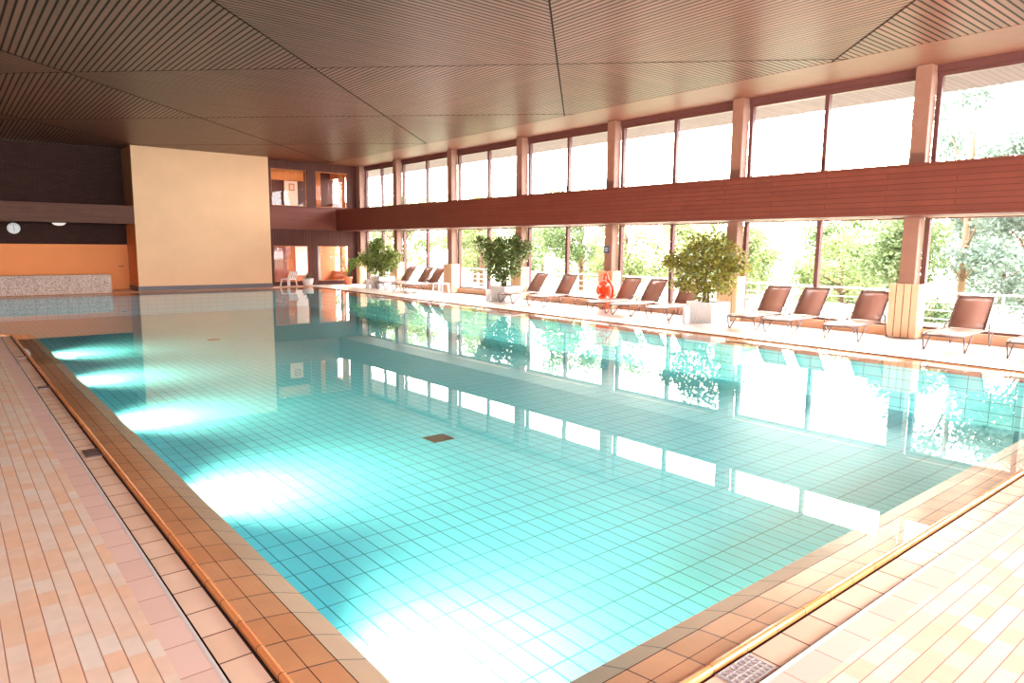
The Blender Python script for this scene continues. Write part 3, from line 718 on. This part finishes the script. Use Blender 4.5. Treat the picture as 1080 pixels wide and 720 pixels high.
# terracotta pot with palm
t = empty('terracotta_pot', (14.55, 29.7, 0)); props(t, 'orange terracotta pot in the far corner', 'flowerpot')
m = MB(); m.lathe([(.13, 0), (.19, .30), (.205, .30), (.205, .36), (.185, .36), (.18, .32), (.001, .32)], n=24); m.build('pot', plain('terracotta', (.72,.17,.08,1), .5), t)
t = empty('potted_palm', (14.55, 29.7, .325)); props(t, 'bright green arching palm in the orange pot', 'plant')
m = MB()
for k in range(26):
    a = rng.uniform(0, 2*PI); L = rng.uniform(.6, 1.05); out = rng.uniform(.3, .62)
    pts = [Vector((math.cos(a)*out*s_, math.sin(a)*out*s_, L*math.sin(s_*2.0)*.9)) for s_ in (0, .3, .6, .85, 1.05)]
    m.tube(pts, .004, 4, rs=[.007, .006, .005, .004, .002])
    for q in range(9):
        s_ = .35+.65*q/9; i_ = min(3, int(s_/.27)); p = pts[i_].lerp(pts[i_+1], (s_*4-i_) % 1)
        for sd in (-1, 1):
            d = (Vector((-math.sin(a)*sd, math.cos(a)*sd, -.2))+Vector((math.cos(a), math.sin(a), 0))*.6).normalized(); w = Vector((0, 0, 1)).cross(d)*.02
            m.quad([p, p+d*.09+w, p+d*.2, p+d*.09-w])
m.build('foliage', leafmat('palm_leaf', (.06,.16,.02,1), (.26,.42,.08,1), trans=.35), t)

# rescue ring on a stand before the third pillar
RED = plain('rescue_orange', (.85,.09,.025,1), .4); ROPE = plain('rope_white', (.8,.72,.66,1), .6)
t = empty('rescue_ring', (15.06, 14.07, 0)); props(t, 'bright orange rescue ring on a stand before the pillar with blue sign', 'life ring')
m = MB()
hs = [(0, 1.08), (-.07, 1.02), (-.10, .92), (-.20, .82), (-.29, .70), (-.33, .55), (-.30, .38), (-.22, .28), (.22, .28), (.30, .38), (.33, .55), (.29, .70), (.20, .82), (.10, .92), (.07, 1.02)]
f1 = [m.bm.verts.new((.02, a, z)) for a, z in hs]; f2 = [m.bm.verts.new((.05, a, z)) for a, z in hs]
m.bm.faces.new(f1); m.bm.faces.new(f2[::-1])
for i in range(len(hs)): m.bm.faces.new((f1[i-1], f2[i-1], f2[i], f1[i]))
m.build('backboard', RED, t, recalc=True)
m = MB(); m.box(.02, .06, -.06, .06, .02, .279); m.box(-.07, .10, -.11, .11, 0, .019); m.build('stand', RED, t)
m = MB(); m.tube([(-.045, .22*math.cos(a*PI/16), .55+.22*math.sin(a*PI/16)) for a in range(32)], .062, 12, closed=True)
rg = m.build('ring', RED, t)
for k in range(4):
    a = PI/4+k*PI/2; m = MB()
    m.tube([(-.045, .22*math.cos(a+q), .55+.22*math.sin(a+q)) for q in (-.12, -.04, .04, .12)], .066, 12); m.build('band', ROPE, rg)
m = MB(); m.tube([(-.06, .30*math.cos(a*PI/16), .55+.30*math.sin(a*PI/16)+.012*math.sin(a*1.0)) for a in range(32)], .008, 6, closed=True)
m.tube([(-.03, -.06, .98), (-.05, -.07, .80)], .008, 6); m.tube([(-.03, .06, .98), (-.05, .07, .80)], .008, 6); m.build('rope', ROPE, t)
# blue sign
t = empty('wall_sign', (XP0-.001, 14.31, 1.745)); props(t, 'small dark blue sign with pale lines on the pillar above rescue ring', 'sign')
m = MB(); m.box(-.015, 0, -.10, .10, -.10, .10); m.build('panel', plain('sign_blue', (.02,.05,.13,1), .5), t)
m = MB(); SG = plain('sign_pale', (.55,.7,.8,1), .5)
for z, w in ((.045, .07), (.0, .075), (-.045, .05)): m.box(-.018, -.0152, -w, w, z-.010, z+.010)
m.build('lettering', SG, t)

# ------------------------------------------------------------------ outside
mb = MB(); mb.box(15.87, 18.6, -40, 70, -.25, -.05)
props(mb.build('terrace', plain('terrace_paving', (.45,.42,.38,1), .7)), kind='structure')
mb = MB(); mb.quad([(18.6, -60, -.3), (90, -60, -1.5), (90, 120, -1.5), (18.6, 120, -.3)])
props(mb.build('lawn', plain('grass_green', (.30,.31,.22,1), .9, noise=.4, nscale=.6)), 'green sloping lawn outside the windows', kind='structure')
RAILM = plain('railing_white', (.7,.7,.7,1), .4)
t = empty('railing', (18.2, 0, -.05)); props(t, 'white horizontal railing on the terrace outside the windows', 'railing')
for z in (.25, .45, .65, .88):
    m = MB(); m.tube([(0, -8, z), (0, 36, z)], .014 if z < .8 else .022, 6); m.build('rail', RAILM, t)
for k in range(15):
    m = MB(); m.box(-.02, .02, -7+k*3-.02, -7+k*3+.02, 0, .88); m.build('post', RAILM, t)
# trees
TL = [leafmat('outdoor_leaf_a', (.07,.11,.035,1), (.20,.27,.11,1), .6, .3), leafmat('outdoor_leaf_b', (.12,.16,.05,1), (.32,.38,.16,1), .6, .35), leafmat('outdoor_leaf_c', (.08,.12,.09,1), (.19,.25,.20,1), .6, .3)]
def tree(x, y, h, r, mat, seed, lab, name='garden_tree', n=9000, bush=False):
    rng = random.Random(seed)
    t = empty(name, (x, y, -.9)); props(t, lab, 'bush' if bush else 'tree', 'trees and bushes in the garden outside'); h += .6
    m = MB(); m.tube([(0, 0, -.4), (.05, .05, h*.35), (-.05, .1, h*.7)], .1, 8, rs=[.16, .11, .04])
    bl = []
    for k in range(16):
        a = rng.uniform(0, 2*PI); zz = rng.uniform(.12 if bush else .25, .86)*h
        rr = r*math.sqrt(max(.1, 1-((zz/h-.5)/.55)**2))*rng.uniform(.3, .85)
        b = (rr*math.cos(a), rr*math.sin(a), zz, r*rng.uniform(.26, .42)); bl.append(b)
        m.tube([(0, 0, zz*.6), (b[0]*.5, b[1]*.5, zz*.85), (b[0], b[1], zz)], .03, 5, rs=[.05, .03, .01])
    m.build('trunk', BARK, t)
    m = MB(); leaves(m, blob_fn(bl, rng, .5), n, .15*max(1, r/2.2), rng, .2); m.build('foliage', mat, t)
TR = [ # x, y, h, r, mat, label
 (25, 1.6, 8.8, 2.7, 2, 'dusky tall tree outside the rightmost windows', 'garden_tree', 0),
 (23, 5.6, 5.2, 2.2, 2, 'pale leafy bush outside the rightmost lower window beside the slatted cover', 'garden_bush', 1),
 (29, 9.3, 9.0, 2.7, 2, 'tall pale tree seen through second upper window from right', 'garden_tree', 0),
 (24, 9.6, 3.9, 2.1, 0, 'leafy bush behind the pair of loungers and the railing', 'garden_bush', 1),
 (30, 14.2, 3.0, 2.3, 1, 'low bright bush below the sun-filled window', 'garden_bush', 1),
 (27, 17.5, 3.4, 2.2, 1, 'yellow-green bush outside the window beside the nearest ficus', 'garden_bush', 1),
 (24, 21.2, 5.0, 2.3, 1, 'bright green tree seen right of the rescue ring', 'garden_tree', 0),
 (26, 26.0, 5.6, 2.6, 0, 'full green tree outside the window with rescue ring', 'garden_tree', 0),
 (23.5, 31.4, 5.6, 2.4, 1, 'loose green tree right of the middle ficus', 'garden_tree', 0),
 (26, 35.4, 6.0, 2.6, 0, 'green tree outside the window left of the middle ficus', 'garden_tree', 0),
 (24, 40.5, 6.0, 2.6, 1, 'pale green tree behind the far loungers', 'garden_tree', 0),
 (26, 46, 6.0, 2.8, 0, 'distant green tree behind the farthest ficus', 'garden_tree', 0),
 (19.4, 38.5, 4.0, 2.0, 1, 'bright green bush beyond the far corner of the hall', 'garden_bush', 1),
 (33, 22.0, 3.4, 3.0, 2, 'greyish bush on the horizon behind the middle windows', 'garden_bush', 1),
 (38, 10.5, 4.6, 3.2, 2, 'greyish distant bush behind the right windows', 'garden_bush', 1),
 (36, 16.5, 4.4, 3.2, 0, 'hazy low bush far behind the nearest ficus', 'garden_bush', 1),
 (37, 27.0, 5.2, 3.2, 1, 'hazy pale bush in the gap behind the rescue ring window', 'garden_bush', 1),
 (34, 38.0, 5.6, 3.3, 0, 'hazy bush in the gap behind the middle ficus', 'garden_bush', 1),
 (40, 54.0, 6.4, 3.4, 1, 'hazy bush in the gap behind the three distant loungers', 'garden_bush', 1),
 (31, 4.2, 6.4, 3.0, 0, 'hazy tree filling the back of the rightmost lower window', 'garden_tree', 0),
 (22.5, -1.5, 6.5, 2.6, 0, 'tall green tree far right outside', 'garden_tree', 0),
]
for i, (x, y, h, r, mi, lab, nm, bu) in enumerate(TR): tree(x, y, h, r, TL[mi], 40+i, lab, nm, bush=bool(bu))

# ------------------------------------------------------------------ light
w = bpy.data.worlds.new('sky'); S.world = w; w.use_nodes = True; nt = w.node_tree; nt.nodes.clear()
out = N(nt, 'ShaderNodeOutputWorld'); bg = N(nt, 'ShaderNodeBackground'); tc = N(nt, 'ShaderNodeTexCoord')
sd = Vector((.872, .488, .05)).normalized()
dt = N(nt, 'ShaderNodeVectorMath', operation='DOT_PRODUCT'); dt.inputs[1].default_value = sd
nt.links.new(tc.outputs['Generated'], dt.inputs[0])
rp = N(nt, 'ShaderNodeValToRGB'); e = rp.color_ramp.elements
e[0].position = .0; e[0].color = (.95, .95, .96, 1); e[1].position = 1; e[1].color = (1, .80, .58, 1)
a = e.new(.75); a.color = (.97, .94, .92, 1)
nt.links.new(dt.outputs['Value'], rp.inputs[0]); nt.links.new(rp.outputs[0], bg.inputs['Color'])
pw = N(nt, 'ShaderNodeMath', operation='POWER'); pw.inputs[1].default_value = 24; cl = N(nt, 'ShaderNodeMath', operation='MAXIMUM'); cl.inputs[1].default_value = 0
nt.links.new(dt.outputs['Value'], cl.inputs[0]); nt.links.new(cl.outputs[0], pw.inputs[0])
ma = N(nt, 'ShaderNodeMath', operation='MULTIPLY_ADD'); ma.inputs[1].default_value = 30; ma.inputs[2].default_value = 26
nt.links.new(pw.outputs[0], ma.inputs[0]); nt.links.new(ma.outputs[0], bg.inputs['Strength']); nt.links.new(bg.outputs[0], out.inputs[0])
for z0_, z1_ in ((.2, 2.5), (3.3, 5.3)):
    l = bpy.data.lights.new('window_portal', 'AREA'); l.shape = 'RECTANGLE'; l.size = 36; l.size_y = z1_-z0_; l.cycles.is_portal = True
    o = bpy.data.objects.new('window_portal', l); o.location = (15.8, 12.2, (z0_+z1_)/2)
    o.rotation_euler = Matrix(((0,0,1),(1,0,0),(0,1,0))).to_euler(); COL.objects.link(o)
l = bpy.data.lights.new('window_portal', 'AREA'); l.shape = 'RECTANGLE'; l.size = 21; l.size_y = 4.9; l.cycles.is_portal = True
o = bpy.data.objects.new('window_portal', l); o.location = (4.4, -6.4, 2.65); o.rotation_euler = (PI/2, 0, 0); COL.objects.link(o)
o.rotation_euler = Vector((0, 1, 0)).to_track_quat('-Z', 'Z').to_euler()
# underwater spots
for y in LY:
    spot((LIPX0+.425+.03, y, -.40), (1, 0, -.06), 3000, math.radians(128), 1.0, (1, .64, .44))

# ------------------------------------------------------------------ camera
cam = bpy.data.cameras.new('camera'); co = bpy.data.objects.new('camera', cam); COL.objects.link(co); S.camera = co
yaw, pit, rol = map(math.radians, (39.377, 7.755, .5126))
cy, sy, cp, sp = math.cos(yaw), math.sin(yaw), math.cos(pit), math.sin(pit)
fw = Vector((sy*cp, cy*cp, -sp)); rt = Vector((cy, -sy, 0)); up = rt.cross(fw)
rt2 = rt*math.cos(rol)+up*math.sin(rol); up2 = -rt*math.sin(rol)+up*math.cos(rol)
M = Matrix((rt2, up2, -fw)).transposed().to_4x4(); M.translation = (0, 0, 1.8); co.matrix_world = M
cam.sensor_width = 36; cam.lens = 732.5/1080*36; cam.clip_start = .05; cam.clip_end = 400
S.view_settings.view_transform = 'Standard'; S.view_settings.look = 'None'; S.view_settings.exposure = .05; S.view_settings.gamma = 1
S.view_settings.use_curve_mapping = False
S.cycles.use_denoising = True
S.cycles.max_bounces = 10; S.cycles.diffuse_bounces = 5; S.cycles.transparent_max_bounces = 16; S.cycles.sample_clamp_indirect = 8
